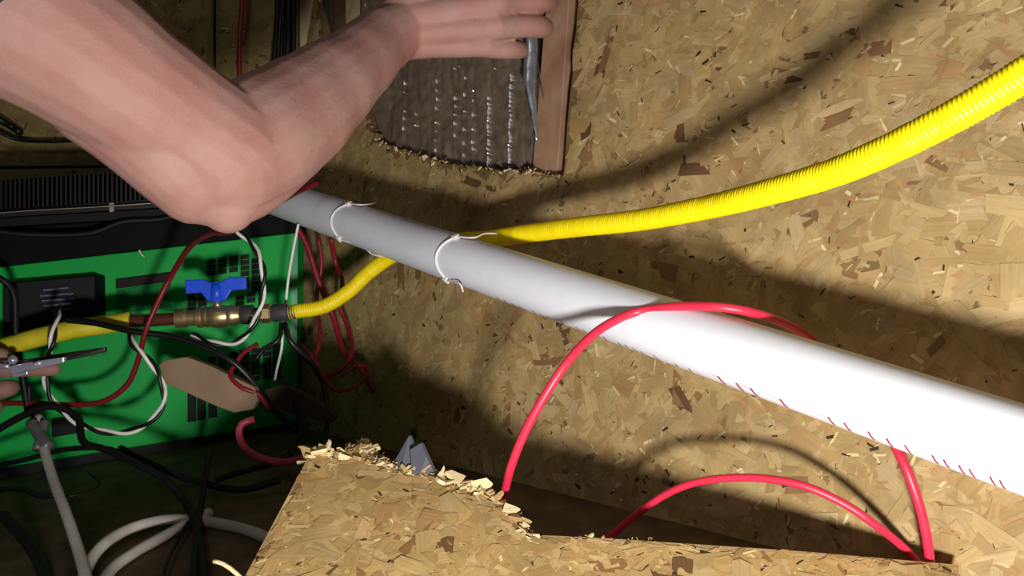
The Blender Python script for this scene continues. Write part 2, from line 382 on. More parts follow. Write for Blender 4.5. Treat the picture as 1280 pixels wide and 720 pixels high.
# fine crumbs and shredded fibre between the larger splinters: too small to pick apart
def crumbs(pl, line, count, parent, size, seed, spread):
    r = random.Random(seed); seg = [(a, b, math.dist(a, b)) for a, b in zip(line[:-1], line[1:])]; tot = sum(x[2] for x in seg); V, Fc, C = [], [], []
    for i in range(count):
        t = r.uniform(0, tot)
        for a, b, l in seg:
            if t <= l: break
            t -= l
        c = pl.at(a[0] + (b[0] - a[0]) * t / l, a[1] + (b[1] - a[1]) * t / l + r.gauss(0, spread), r.uniform(-.008, .0015))
        d = Vector((r.gauss(0, 1), r.gauss(0, 1), r.gauss(0, 1))).normalized(); e = d.cross(Vector((r.gauss(0, 1), r.gauss(0, 1), r.gauss(0, 1)))).normalized(); f = d.cross(e)
        L_ = size * r.uniform(.4, 1.6); W_ = L_ * r.uniform(.15, .5); H_ = W_ * r.uniform(.2, .6); i0 = len(V)
        V += [c - d * L_, c + e * W_, c - e * W_, c + d * L_, c + f * H_, c - f * H_]
        fs = [(0, 1, 4), (1, 3, 4), (3, 2, 4), (2, 0, 4), (1, 0, 5), (3, 1, 5), (2, 3, 5), (0, 2, 5)]
        col = lin(r.choice([(224, 202, 152), (206, 180, 128), (176, 146, 98), (140, 110, 72), (96, 72, 48)]))
        for q_ in fs: Fc.append(tuple(i0 + k_ for k_ in q_)); C += [(*col, 1)] * 3
    o = mesh_obj('wood_crumbs', V, Fc, OSB, parent); ca = o.data.color_attributes.new('tone', 'FLOAT_COLOR', 'CORNER'); ca.data.foreach_set('color', np.array(C, dtype=np.float32).ravel())
    o.data.uv_layers.new(name='grain'); o['kind'] = 'stuff'
crumbs(BD, TOP, 1500, board, .0022, 51, 4.5)
crumbs(BD, [(700, 671), (820, 677)], 40, board, .0016, 52, 1.5)
crumbs(WR, [(704, 222), (660, 214), (620, 214), (560, 205), (500, 189), (470, 178), (462, 150)], 420, wall, .0022, 53, 2.0)

# ------------------------------------------------------------------ white pipe
k = 0.87
def pipe_d(x): return 1 / (0.87 + 0.001386 * (x - 345))
pa, pb = P(328, 241.3, pipe_d(328)), P(1500, 636, pipe_d(1500))
pax = (pb - pa).normalized(); PR = .0242
pipe_t = thing('white_pipe', pb, 'long white plastic pipe running diagonally in front of the strand board wall', 'pipe')
path = spline([pa, pb], .02)
V, Fc = sweep(path, [PR] * len(path), 64)
white_m = mat('white_pvc', (226, 228, 236), .38, bump=.05, scale=90, vary=.02)
mesh_obj('pipe_wall', V, Fc, white_m, pipe_t, True)
# frame round the pipe; angle 0 faces the camera, positive turns to the underside
def pframe(x):
    c = P(x, 247 + (x - 345) * .3385, pipe_d(x))
    t = (c - pa).dot(pax); c = pa + pax * t
    f0 = (CW(0, 0, 0) - c); f0 = (f0 - pax * f0.dot(pax)).normalized(); dn = pax.cross(f0).normalized()
    if dn.z > 0: dn = -dn
    return c, f0, dn
def on_pipe(x, ang, off=0.0004):
    c, f0, dn = pframe(x); a = math.radians(ang); return c + (f0 * math.cos(a) + dn * math.sin(a)) * (PR + off)
PV, PF = [], []
def stroke(x0, a0, x1, a1, wd, n=5):
    i0 = len(PV)
    for j in range(n + 1):
        t = j / n; xx = x0 + (x1 - x0) * t; aa = a0 + (a1 - a0) * t
        PV.append(on_pipe(xx - wd, aa)); PV.append(on_pipe(xx + wd, aa))
    for j in range(n): PF.append((i0 + 2 * j, i0 + 2 * j + 1, i0 + 2 * j + 3, i0 + 2 * j + 2))
rr = random.Random(3)
for xx, sl in ((925, 1), (948, 0), (966, 1), (1003, 1), (1063, 1), (1083, 0), (1113, 0), (1136, 1), (1159, 1), (1193, 1), (1207, 0), (1226, 0), (1239, 0), (1265, 0), (1277, 0)):
    stroke(xx - 3, 54, xx + 1, 75, 1.5)
    if sl == 1: stroke(xx - 16, 54, xx - 3, 58, 1.0)
for xx in range(640, 905, 9):
    if rr.random() < .75: stroke(xx, 66 + rr.uniform(-4, 2), xx + rr.uniform(0, 4), 76, .8)
mesh_obj('printed_letters', PV, PF, mat('red_print', (150, 30, 60), .6), pipe_t)
bpy.data.objects['printed_letters']['kind'] = 'stuff'; bpy.data.objects['printed_letters']['label'] = ('row of small dark red printed strokes along the underside')

# ------------------------------------------------------------------ yellow corrugated gas hose
hy = px([(356, 391, 1.035), (372, 389, 1.035), (405, 383, 1.035), (436, 364, 1.03), (464, 338, 1.02), (500, 315, .99), (555, 303, .935), (610, 299, .88), (650, 293, .835), (720, 284, .765), (800, 275, .70), (880, 260, .635), (950, 243, .575), (1030, 220, .525), (1100, 192, .485), (1180, 152, .45), (1250, 112, .425), (1330, 62, .40), (1420, 5, .385)])
path = spline(hy, .00085); s_ = 0; rad = []
for i, p in enumerate(path):
    if i: s_ += (p - path[i - 1]).length
    rad.append(.00865 + .00062 * math.sin(2 * math.pi * s_ / .0028) )
V, Fc = sweep(path, rad, 20)
yel = mat('yellow_jacket', (246, 222, 12), .42, vary=.05, bump=.05)
yh = mesh_obj('gas_hose', V, Fc, yel, None, True); tag(yh, 'bright yellow ribbed gas hose passing behind the white pipe', 'hose')
tag(tube('yellow_pipe', px([(-60, 452, 1.0), (0, 436, 1.0), (40, 424, 1.005), (90, 412, 1.01), (130, 406, 1.02), (164, 401, 1.025)]), .0115, mat('yellow_tape', (214, 200, 40), .5), None, 16), 'smooth yellow pipe end left of the copper pipe, running behind the pliers', 'pipe')

# ------------------------------------------------------------------ zip ties
tie_m = mat('tie_white', (226, 222, 220), .45)
def zip_tie(x, label, tail, kink, a_head, a_foot):
    t = thing('cable_tie', on_pipe(x, a_head, .002), label, 'cable tie', 'white cable ties on the pipe')
    band = [on_pipe(x + kink * math.sin(math.radians((a - a_head) / (a_foot - a_head) * 180)), a, .0010) for a in np.linspace(a_head, a_foot, 16)]
    tube('band', band, .0012, tie_m, t, 6, .003)
    c, f0, dn = pframe(x)
    for nm, ang in (('head', a_head), ('knot', a_foot)):
        q = on_pipe(x, ang, .0018); rn = (q - c).normalized(); tg = pax.cross(rn)
        boxo(nm, q, pax, rn, tg, .0028, .0022, .0034, tie_m, t, .0008)
    tube('tail', [on_pipe(x, a_head, .0022)] + [P(*p) for p in tail[0]], .0009, tie_m, t, 6, .003)
    if tail[1]: tube('tail', [on_pipe(x, a_foot, .0022)] + [P(*p) for p in tail[1]], .0009, tie_m, t, 6, .003)
zip_tie(443, 'left white cable tie, round the pipe just above the bend of the yellow hose', ([(452, 256, .967), (470, 254, 1.0)], [(452, 308, .965), (466, 318, .975), (482, 321, .985)]), -6, -52, 60)
zip_tie(577, 'right white cable tie, round the pipe where the yellow hose goes behind it', ([(592, 297, .815), (606, 292, .828), (622, 292, .84)], [(574, 354, .80), (579, 365, .80)]), -7, -50, 66)

# ------------------------------------------------------------------ red cables
red = mat('red_jacket', (214, 44, 72), .4, vary=.04)
dred = mat('dark_red_jacket', (120, 16, 28), .45, vary=.08)
cr = tube('red_cable', px([(600, 720, .70), (628, 625, .665), (640, 580, .635), (662, 528, .62), (700, 465, .615), (735, 424, .625), (766, 402, .635), (800, 389, .64), (850, 383, .62), (900, 384, .60), (945, 392, .60), (990, 409, .625), (1030, 440, .65), (1080, 500, .625), (1120, 560, .59), (1142, 610, .58), (1156, 660, .582), (1164, 715, .588), (1166, 760, .588)]), .0034, red, None, 14, .004)
tag(cr, 'bright red cable looping over the white pipe and down behind the torn board', 'cable')
tag(tube('red_cable', px([(740, 690, .70), (775, 660, .69), (805, 636, .68), (840, 614, .665), (880, 601, .65), (940, 597, .63), (1000, 606, .61), (1050, 627, .60), (1090, 653, .595), (1135, 690, .602), (1170, 735, .596)]), .0030, red, None, 14, .004), 'lower red cable bent in a low arc just above the torn board', 'cable')

# ------------------------------------------------------------------ generator
def GP(x, y, off=0.0): return P(x, y, 1 / (0.9 - 0.00024 * x)) + D(0, -1, 0) * off
gt = lambda x: 333 - .116 * x
gb = lambda x: 585 - .155 * x
green = mat('green_panel', (0, 168, 66), .55, vary=.08, scale=8, spec=.2)
gen = thing('generator', GP(150, 570), 'green and black generator standing in the corner under the elbow', 'generator')
slab('green_panel', [GP(-340, gt(-340)), GP(371, gt(371)), GP(369, gb(369)), GP(-340, gb(-340))], D(0, .045, 0), green, gen, .002)
slab('black_top', [GP(-340, 268, .006), GP(120, 270, .006), GP(373, 246, .006), GP(374, gt(372) + 1, .006), GP(-340, gt(-340) + 1, .006)], D(0, .05, 0), mat('black_top', (5, 5, 6), .7, spec=.15), gen, .002)
slab('base_frame', [GP(-340, gb(-340) - 2, -.006), GP(368, gb(368) - 2, -.006), GP(368, 572, -.006), GP(-340, 690, -.006)], D(0, .045, 0), black, gen)
slab('edge_trim', [GP(365, gt(365) + 4, .003), GP(373, gt(373) + 4, .003), GP(371, gb(371) - 2, .003), GP(363, gb(363) - 2, .003)], D(0, .004, 0), mat('green_edge', (0, 140, 66), .4), gen)
proto = None
dkm = mat('vent_black', (4, 22, 12), .8)
def vent(x, y, wd=11, hh=3.2):
    global proto
    c = GP(x, y, .0004); a = GP(x + wd / 2, y - wd * .058, .0004) - c; b = GP(x, y + hh, .0004) - c
    if proto is None:
        o = slab('vent_slot', [c - a - b, c + a - b, c + a + b, c - a + b], D(0, .001, 0), dkm, gen)
        # centre the mesh on its own origin so that copies can be moved
        for v in o.data.vertices: v.co -= c
        o.location = c; proto = o; o.matrix_parent_inverse = gen.matrix_world.inverted()
    else:
        o = proto.copy(); COL.objects.link(o); o.parent = gen; o.matrix_parent_inverse = gen.matrix_world.inverted(); o.location = c
for cx_, ys in ((264, (327, 334, 341)), (278, (325, 332, 339)), (292, (323, 330, 337)), (306, (321, 328, 335, 342, 350, 358)), (320, (326, 333, 340, 347, 354, 361)), (240, (366, 373, 380, 387)), (253, (366, 373, 380)), (300, (372, 379)), (314, (368, 375))):
    for y in ys: vent(cx_, y)
for cx_, y0 in ((240, 494), (252, 492), (266, 489)):
    for kk in range(6): vent(cx_, y0 + kk * 6, 9, 2.0)
for cx_ in (250, 264, 278, 292, 306, 320, 334, 346):
    for kk in range(6 if cx_ > 290 else 3): vent(cx_, 452 - (cx_ - 250) * .2 + kk * 7, 9, 2.2)
ob = slab('outlet_box', [GP(20, 354, .03), GP(132, 344, .03), GP(133, 398, .03), GP(72, 414, .03), (GP(20, 418, .03))], D(0, .03, 0), mat('navy_black', (6, 7, 16), .6, spec=.25), gen, .002)
lb = mat('faint_grey', (92, 98, 126), .6)
for yy, x0, x1 in ((362, 70, 100), (369, 66, 106), (375, 68, 108), (381, 71, 104), (387, 78, 104)):
    slab('label_line', [GP(x0, yy, .0306), GP(x1, yy - 3, .0306), GP(x1, yy - 1.2, .0306), GP(x0, yy + 1.8, .0306)], D(0, .0005, 0), lb, ob)
slab('breaker_cover', [GP(146, 349, .004), GP(214, 340, .004), GP(214, 352, .004), GP(146, 361, .004)], D(0, .004, 0), mat('dark_maroon', (20, 8, 8), .6, spec=.2), gen, .001)
slab('socket_plate', [GP(146, 362, .002), GP(214, 353, .002), GP(214, 384, .002), GP(146, 392, .002)], D(0, .002, 0), mat('dark_green', (0, 120, 50), .6, spec=.15), gen, .0006)  # plate in its own darker green
slab('small_socket', [GP(70, 523, .012), GP(100, 519, .012), GP(101, 540, .012), GP(71, 545, .012)], D(0, .012, 0), black, gen, .001)
# faint stencilled word below the pipe (cannot be read in the photograph): a broken row of dark strokes
sm = mat('stencil_dark', (0, 62, 30), .6)
SVV, SFF = [], []
r5 = random.Random(12); xx = 89
while xx < 130:
    wdt = r5.uniform(2, 3.6)
    for (a0, b0, a1, b1) in ((0, 0, 1, 8), (wdt, 0, wdt + 1, 8), (0, r5.choice((0, 3.5, 7)), wdt, 0)):
        if a1 == wdt: b1 = b0 + 1.2
        i0 = len(SVV); yb = 443 - (xx - 89) * .1
        for (a, b) in ((a0, b0), (a1, b0), (a1, b1), (a0, b1)): SVV.append(GP(xx + a, yb - 3 + b, .0006))
        SFF.append((i0, i0 + 1, i0 + 2, i0 + 3))
    xx += wdt + 2.2
mesh_obj('stencil', SVV, SFF, sm, gen)['label'] = 'faint dark stencilled word on the green panel'

# black finned exchanger lying on the generator
fin_t = thing('finned_radiator', GP(100, 280, .02), 'black finned metal block on top of the generator, below the upper arm', 'radiator')
fm = mat('fin_metal', (24, 19, 20), .42, .5)
slab('block', [GP(6, 232, .02), GP(262, 214, .02), GP(262, 258, .02), GP(6, 276, .02)], D(0, .05, 0), fm, fin_t, .001)
for i in range(44):
    x = 12 + i * 5.6; y0 = 229 - (x - 6) * .07
    slab('fin', [GP(x, y0, .03), GP(x + 2.2, y0 - .2, .03), GP(x + 2.2, y0 + 36, .03), GP(x, y0 + 36.2, .03)], D(0, .012, 0), fm, fin_t)
tube('rail', [GP(8, 270, .034), GP(60, 266, .034), GP(130, 262, .034), GP(205, 257, .034)], .0011, mat('rail_metal', (150, 138, 128), .35, .8), fin_t, 6)
tube('rail', [GP(8, 272, .032), GP(8, 232, .032)], .0015, mat('rail_metal', (150, 138, 128), .35, .8), fin_t, 6)
slab('bracket', [GP(150, 257, .032), GP(156, 256, .032), GP(156, 267, .032), GP(151, 268, .032)], D(0, .004, 0), mat('rail_metal', (150, 138, 128), .35, .8), fin_t)
slab('tray', [GP(-40, 278, .028), GP(268, 259, .028), GP(268, 270, .028), GP(-40, 289, .028)], D(0, .06, 0), black, fin_t, .001)
tube('black_hose', [GP(-30, 284, .035), GP(20, 292, .04), GP(70, 296, .04), GP(130, 294, .04), GP(170, 280, .038), GP(215, 276, .034), GP(262, 262, .03)], .004, mat('dull_black', (14, 13, 13), .6, spec=.3), None, 10, label='black hose sagging across the front of the finned block', cat='hose')

# ------------------------------------------------------------------ brass valve run
copper = mat('copper', (196, 120, 96), .28, .9, vary=.1)
brass = mat('brass', (214, 192, 138), .34, .9, vary=.15)
nickel = mat('nickel', (150, 142, 132), .32, .9)
va, vb = P(158, 402, 1.022), P(366, 390, 1.035); vax = (vb - va).normalized()
def vp(x): return va + (vb - va) * ((x - 158) / 208)
def turned(name, prof, m, parent, seg=24, sm=True):
    """lathe along the valve axis; prof = [(pixel x, radius)]"""
    path = [vp(x) for x, _ in prof]; T = vax; n0 = (D(0, 0, 1) - T * T.dot(D(0, 0, 1))).normalized(); b0 = T.cross(n0); V = []; Fc = []
    for (x, r), p in zip(prof, path):
        for q in range(seg): a = 2 * math.pi * q / seg; V.append(p + (n0 * math.cos(a) + b0 * math.sin(a)) * r)
    for i in range(len(path) - 1):
        for q in range(seg): Fc.append((i * seg + q, i * seg + (q + 1) % seg, (i + 1) * seg + (q + 1) % seg, (i + 1) * seg + q))
    Fc += [tuple(range(seg - 1, -1, -1)), tuple(range((len(path) - 1) * seg, len(path) * seg))]
    o = mesh_obj(name, V, Fc, m, parent); fix_normals(o)
    if sm:
        o.data.polygons.foreach_set('use_smooth', [True] * len(o.data.polygons)); o.data.set_sharp_from_angle(angle=math.radians(35))
    return o
cp = turned('copper_pipe', [(158, .0078), (226, .0078)], copper, None); tag(cp, 'short shiny copper pipe left of the brass valve', 'pipe')
vt = thing('gas_valve', vp(272), 'brass gas valve with a blue butterfly handle in front of the green panel', 'valve')
turned('end_fitting', [(218, .0085), (220, .0115), (232, .0115), (234, .010), (246, .010)], brass, vt)
turned('valve_body', [(244, .010), (247, .0128), (252, .0128), (253, .0115), (256, .0128), (259, .0128), (260, .0118), (264, .0132), (272, .0142), (281, .0132), (285, .0118), (287, .0128), (293, .0128), (296, .0108), (302, .0108)], brass, vt)
turned('union', [(300, .0105), (304, .0118), (316, .0118), (318, .008), (328, .008)], nickel, vt)
turned('hex_nut', [(324, .0085), (327, .0118), (337, .0118), (340, .009)], brass, vt, 6, False)
turned('grey_ferrule', [(338, .0085), (342, .011), (358, .011), (361, .0088), (370, .0088)], mat('ferrule', (96, 92, 100), .4, .6), vt)
upv = (D(0, 0, 1) - vax * vax.dot(D(0, 0, 1))).normalized(); fv = vax.cross(upv)
if fv.dot(D(0, 1, 0)) > 0: fv = -fv
sc = vp(272); 
V, Fc = sweep([sc + upv * .010, sc + upv * .018, sc + upv * .018, sc + upv * .024], [.0055, .0055, .0042, .0042], 16); mesh_obj('stem', V, Fc, brass, vt, True)
blue = mat('blue_handle', (36, 84, 226), .38, vary=.06)
ht = sc + upv * .034
out2 = [(-.0365, .0125), (-.0365, -.0045), (-.018, -.004), (-.011, -.0145), (.011, -.0145), (.018, -.0035), (.0365, -.003), (.0365, .0125), (.016, .0135), (.007, .008), (-.007, .008), (-.016, .0125)]
h_ = slab('handle', [ht + vax * a + upv * b + fv * .0035 for a, b in out2], -fv * .007, blue, vt, .0015)
V, Fc = sweep([ht - upv * .016, ht + upv * .006], [.0085, .0065], 16); mesh_obj('handle_hub', V, Fc, blue, vt, True)
V, Fc = sweep([ht + upv * .0045 , ht + upv * .010], [.0035, .003], 12); mesh_obj('screw', V, Fc, nickel, vt, True)

# ------------------------------------------------------------------ loose wires
ww = mat('white_wire', (232, 232, 222), .45); bw = mat('black_wire', (14, 14, 14), .4)
def twisted(pts, label, r=.0021, pitch=.1, ph=0.0):
    t = thing('twisted_wire', P(*pts[0]), label, 'wire')
    path = spline(px(pts), .004); T, N = frames(path); a_, b_ = [], []; s = 0
    for i, (p, tt, n) in enumerate(zip(path, T, N)):
        if i: s += (p - path[i - 1]).length
        an = 2 * math.pi * s / pitch + ph; v = (n * math.cos(an) + tt.cross(n) * math.sin(an)) * r
        a_.append(p + v); b_.append(p - v)
    for nm, q, m in (('white_wire', a_, ww), ('black_wire', b_, bw)):
        V, Fc = sweep(q, [r] * len(q), 8); mesh_obj(nm, V, Fc, m, t, True)
    return t
twisted([(74, 384, 1.0), (70, 402, .975), (64, 432, .965), (57, 468, .985), (62, 494, .99), (82, 518, .99), (112, 535, .99), (150, 541, .99), (182, 531, .99), (203, 508, .99), (203, 480, .99), (188, 452, .99), (168, 432, .99), (162, 418, 1.0)], 'black and white twisted wire hanging in a loop below the pliers', .0022, .064, 2.4)
twisted([(262, 262, 1.04), (296, 288, 1.0), (316, 306, .99), (328, 332, .98), (329, 362, .98), (323, 392, .985), (308, 418, .99), (288, 430, 1.0), (264, 428, 1.0), (240, 418, 1.01)], 'black and white twisted wire hanging in a narrow loop past the hex nut', .0021, .06, .6)
tube('white_wire', px([(373, 280, 1.06), (368, 305, 1.06), (361, 345, 1.06), (357, 380, 1.065)]), .0017, ww, None, 8, label='straight white wire hanging from the pipe down to the yellow hose end', cat='wire')
tube('white_wire', px([(353, 418, 1.05), (352, 436, 1.05), (346, 462, 1.055), (343, 478, 1.06)]), .0017, ww, None, 8, label='short white wire below the grey ferrule', cat='wire')
tube('dark_red_wire', px([(398, 228, 1.0), (372, 240, .96), (340, 258, .84), (318, 270, .78), (290, 288, .80), (262, 292, .86), (238, 308, .93), (218, 338, .98), (198, 376, .985), (182, 414, .985), (172, 452, .995), (158, 482, 1.0), (128, 502, 1.0), (84, 506, 1.0), (40, 504, 1.0), (-30, 504, 1.0)]), .0033, dred, None, 10, label='dark red wire curving from the pipe under the elbow down across the green panel', cat='wire')
tube('black_cable', px([(84, 400, .985), (120, 404, .985), (165, 414, .985), (210, 420, .99), (250, 432, .99), (290, 452, .99), (318, 480, 1.0), (340, 510, 1.02), (372, 540, 1.04)]), .0038, bw, None, 10, label='glossy black cable crossing under the copper pipe', cat='cable')
tube('black_cable', px([(352, 404, 1.03), (348, 425, 1.02), (330, 436, 1.02), (318, 452, 1.02)]), .003, bw, None, 8, label='short black cable hanging from the grey ferrule, bending left', cat='cable')
tube('black_cable', px([(356, 404, 1.03), (362, 425, 1.02), (380, 445, 1.03), (400, 470, 1.05), (410, 520, 1.04), (400, 570, 1.0)]), .0032, bw, None, 8, label='black cable hanging from the grey ferrule, bending right', cat='cable')
mr_ = mat('murky_red', (126, 14, 34), .5)
RW = [([(372, 285, 1.12), (385, 310, 1.12), (396, 345, 1.12), (408, 375, 1.12), (418, 400, 1.12), (430, 440, 1.1), (452, 462, 1.08), (468, 490, 1.08)], .004, 'dark red wire hanging below the left end of the pipe'),
      ([(414, 298, 1.1), (420, 330, 1.12), (428, 352, 1.1), (424, 380, 1.12), (436, 412, 1.11), (440, 440, 1.08), (425, 462, 1.06), (402, 472, 1.06), (386, 452, 1.08)], .003, 'dark red wire hanging under the left cable tie'),
      ([(375, 430, 1.1), (392, 448, 1.06), (404, 470, 1.05), (420, 488, 1.05), (446, 482, 1.06), (460, 462, 1.08), (446, 456, 1.08), (428, 470, 1.06)], .0026, 'tangled dark red wire beside the generator corner'),
      ([(322, 430, 1.02), (306, 440, 1.01), (296, 452, 1.0), (288, 470, .99), (304, 486, .985), (322, 492, .99), (336, 512, 1.0)], .0028, 'dark red wire looped over the wood scrap'),
      ([(398, 296, 1.14), (402, 330, 1.14), (396, 372, 1.14), (400, 420, 1.1), (392, 452, 1.08)], .0028, 'thin dark red wire beside the green panel edge')]
for pts, r_, lb_ in RW: tube('dark_red_wire', px(pts), r_, mr_, None, 8, label=lb_, cat='wire')
tube('pink_cable', px([(318, 524, .96), (302, 530, .955), (299, 545, .95), (308, 562, .94), (330, 574, .93), (356, 578, .92), (384, 574, .91), (420, 585, .93)]), .0042, mat('pink_jacket', (186, 66, 92), .45), None, 10, label='pinkish red cable curving on the floor behind the torn board', cat='cable')

# wood scrap
sp = [(198, 456), (206, 450), (233, 446), (262, 457), (318, 484), (322, 500), (316, 512), (292, 516), (268, 507), (206, 479)]
slab('wood_scrap', [P(x, y, .998 - (x - 200) * .0001) for x, y in sp], D(0, .016, 0), mat('grey_wood', (148, 124, 98), .75, bump=.3, scale=30, rgb2=(134, 108, 82)), None, .0015)
tag(bpy.data.objects['wood_scrap'], 'grey brown scrap of wood leaning on the green panel', 'wood')
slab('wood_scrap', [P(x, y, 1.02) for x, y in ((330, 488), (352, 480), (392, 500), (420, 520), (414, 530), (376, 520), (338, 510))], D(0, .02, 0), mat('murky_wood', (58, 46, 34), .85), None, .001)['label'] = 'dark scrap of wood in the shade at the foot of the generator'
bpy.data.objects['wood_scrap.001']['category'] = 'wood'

# grey conduits and dark cables in the lower left
gc = mat('grey_conduit', (186, 180, 174), .55)
tube('grey_conduit', px([(48, 520, .98), (54, 556, .95), (66, 598, .9), (82, 640, .84), (98, 688, .78), (112, 740, .72)]), .0052, gc, None, 12, label='straight grey conduit running down from the loose wires', cat='conduit')
tube('grey_conduit', px([(96, 760, .71), (108, 712, .76), (128, 682, .80), (160, 662, .84), (200, 651, .86), (240, 650, .87), (280, 656, .88), (312, 664, .88), (360, 684, .84), (410, 706, .8)]), .0055, gc, None, 12, label='upper grey conduit curving along the dark floor', cat='conduit')
tube('grey_conduit', px([(118, 760, .70), (136, 716, .75), (166, 692, .79), (198, 674, .82), (228, 658, .855), (262, 640, .9)]), .0052, gc, None, 12, label='lower grey conduit curving along the dark floor', cat='conduit')
dk = mat('dusty_black', (13, 13, 14), .55, spec=.35)
for pts, r_, lb_ in [
    ([(-20, 340, .985), (6, 352, .99), (18, 372, 1.0), (20, 420, 1.0), (28, 470, 1.0), (36, 520, 1.0)], .004, 'black cable hanging down the left side of the outlet box'),
    ([(36, 480, 1.0), (38, 510, 1.0), (52, 545, .98), (58, 590, .93), (70, 615, .89), (50, 620, .9), (30, 612, .93), (0, 612, .95), (-30, 620, .95)], .0032, 'black cable bound round the straight conduit'),
    ([(-20, 548, .98), (20, 524, .98), (60, 508, .98), (96, 520, .98), (104, 552, .96), (132, 562, .95), (170, 580, .92), (210, 602, .9), (238, 640, .87), (252, 690, .82), (256, 750, .76)], .0042, 'long black cable trailing across the floor in front of the generator'),
    ([(-20, 585, .98), (30, 575, .96), (80, 562, .96), (130, 560, .95), (150, 566, .95)], .003, 'black cable along the foot of the generator'),
    ([(236, 652, .85), (222, 676, .83), (208, 706, .8), (198, 745, .76)], .0018, 'thin black wire crossing both curved conduits'),
    ([(262, 560, .95), (256, 600, .92), (250, 640, .87), (244, 690, .81), (240, 745, .76)], .0036, 'black cable over the end of the curved conduits'),
    ([(150, 560, .97), (190, 580, .95), (240, 600, .93), (300, 612, .92), (350, 600, .92)], .004, 'black cable on the floor below the green panel'),
    ([(350, 470, 1.03), (372, 510, 1.02), (380, 545, 1.0), (350, 575, .96), (300, 590, .95), (270, 600, .93)], .0035, 'black cable sagging from the generator corner'),
    ([(4, 645, .86), (28, 670, .83), (48, 700, .8), (62, 740, .75)], .006, 'thick dark cable at the lower left edge'),
    ([(110, 590, .95), (124, 606, .93), (90, 620, .9), (70, 618, .9)], .0014, 'thin grey wire tied to the straight conduit'),
]: tube('black_cable', px(pts), r_, dk, None, 8, label=lb_, cat='cable')
wn = thing('wire_connector', P(52, 548, .955), 'grey knot of taped wire ends at the top of the straight conduit', 'connector')
for a_, b_, r_ in (((40, 528, .97), (60, 560, .945), .007), ((56, 526, .97), (46, 562, .945), .005)):
    V, Fc = sweep(spline([P(*a_), P(*b_)], .004), [r_] * len(spline([P(*a_), P(*b_)], .004)), 10); mesh_obj('taped_end', V, Fc, mat('tape_grey', (96, 96, 92), .35), wn, True)
# wires on the wall behind the arm
tube('red_wire', px([(306, -60, 1.33), (303, 0, 1.33), (300, 50, 1.33), (300, 110, 1.33), (302, 200, 1.33)]), .0042, mat('wall_red', (134, 34, 30), .45), None, 10, label='dull red wire running down the sheeted wall above the elbow', cat='wire')
for i, x in enumerate((347, 354, 361, 367)):
    tube('black_cable', px([(x + 2, -60, 1.30), (x, 10, 1.30), (x - 3 + i, 60, 1.31), (x - 7 + i, 120, 1.31), (x - 6, 210, 1.31)]), (.0045, .0038, .0048, .004)[i], dk, None, 8, label=('leftmost', 'second from left', 'third from left', 'rightmost')[i] + ' black cable of the bundle beside the pale stud', cat='cable', group='bundled black cables by the pale stud')
tube('black_wire', px([(-60, 140, 1.3), (0, 166, 1.32), (24, 175, 1.33), (60, 177, 1.33), (110, 176, 1.33), (160, 180, 1.33)]), .0026, bw, None, 8, label='thin black wire crossing the sheeted wall left of the upper arm', cat='wire')
tube('black_strap', px([(-40, 128, 1.3), (0, 150, 1.32), (14, 158, 1.335), (26, 166, 1.335)]), .0058, bw, None, 8, label='short thick black strap end on the wall at the left edge', cat='strap')
tube('white_cable_end', [GP(181, 313, .018), GP(183, 318, .016), GP(184, 322, .006)], .0012, ww, gen, 6)

# grey plastic scrap with two points
pt = thing('plastic_scrap', P(520, 612, 0.666), 'grey translucent plastic scrap with two pointed tips behind the torn board', 'scrap')
pm = mat('grey_film', (74, 76, 86), .3, vary=.05)
slab('left_point', [P(494, 575, 0.676), P(511, 545, 0.680), P(524, 574, 0.677), P(530, 618, 0.666), P(496, 612, 0.667)], D(.002, .0025, 0), pm, pt)
slab('right_point', [P(513, 562, 0.668), P(526, 554, 0.672), P(533, 570, 0.668), P(545, 596, 0.665), P(546, 624, 0.660), P(516, 618, 0.660)], D(.002, .0025, 0), pm, pt)

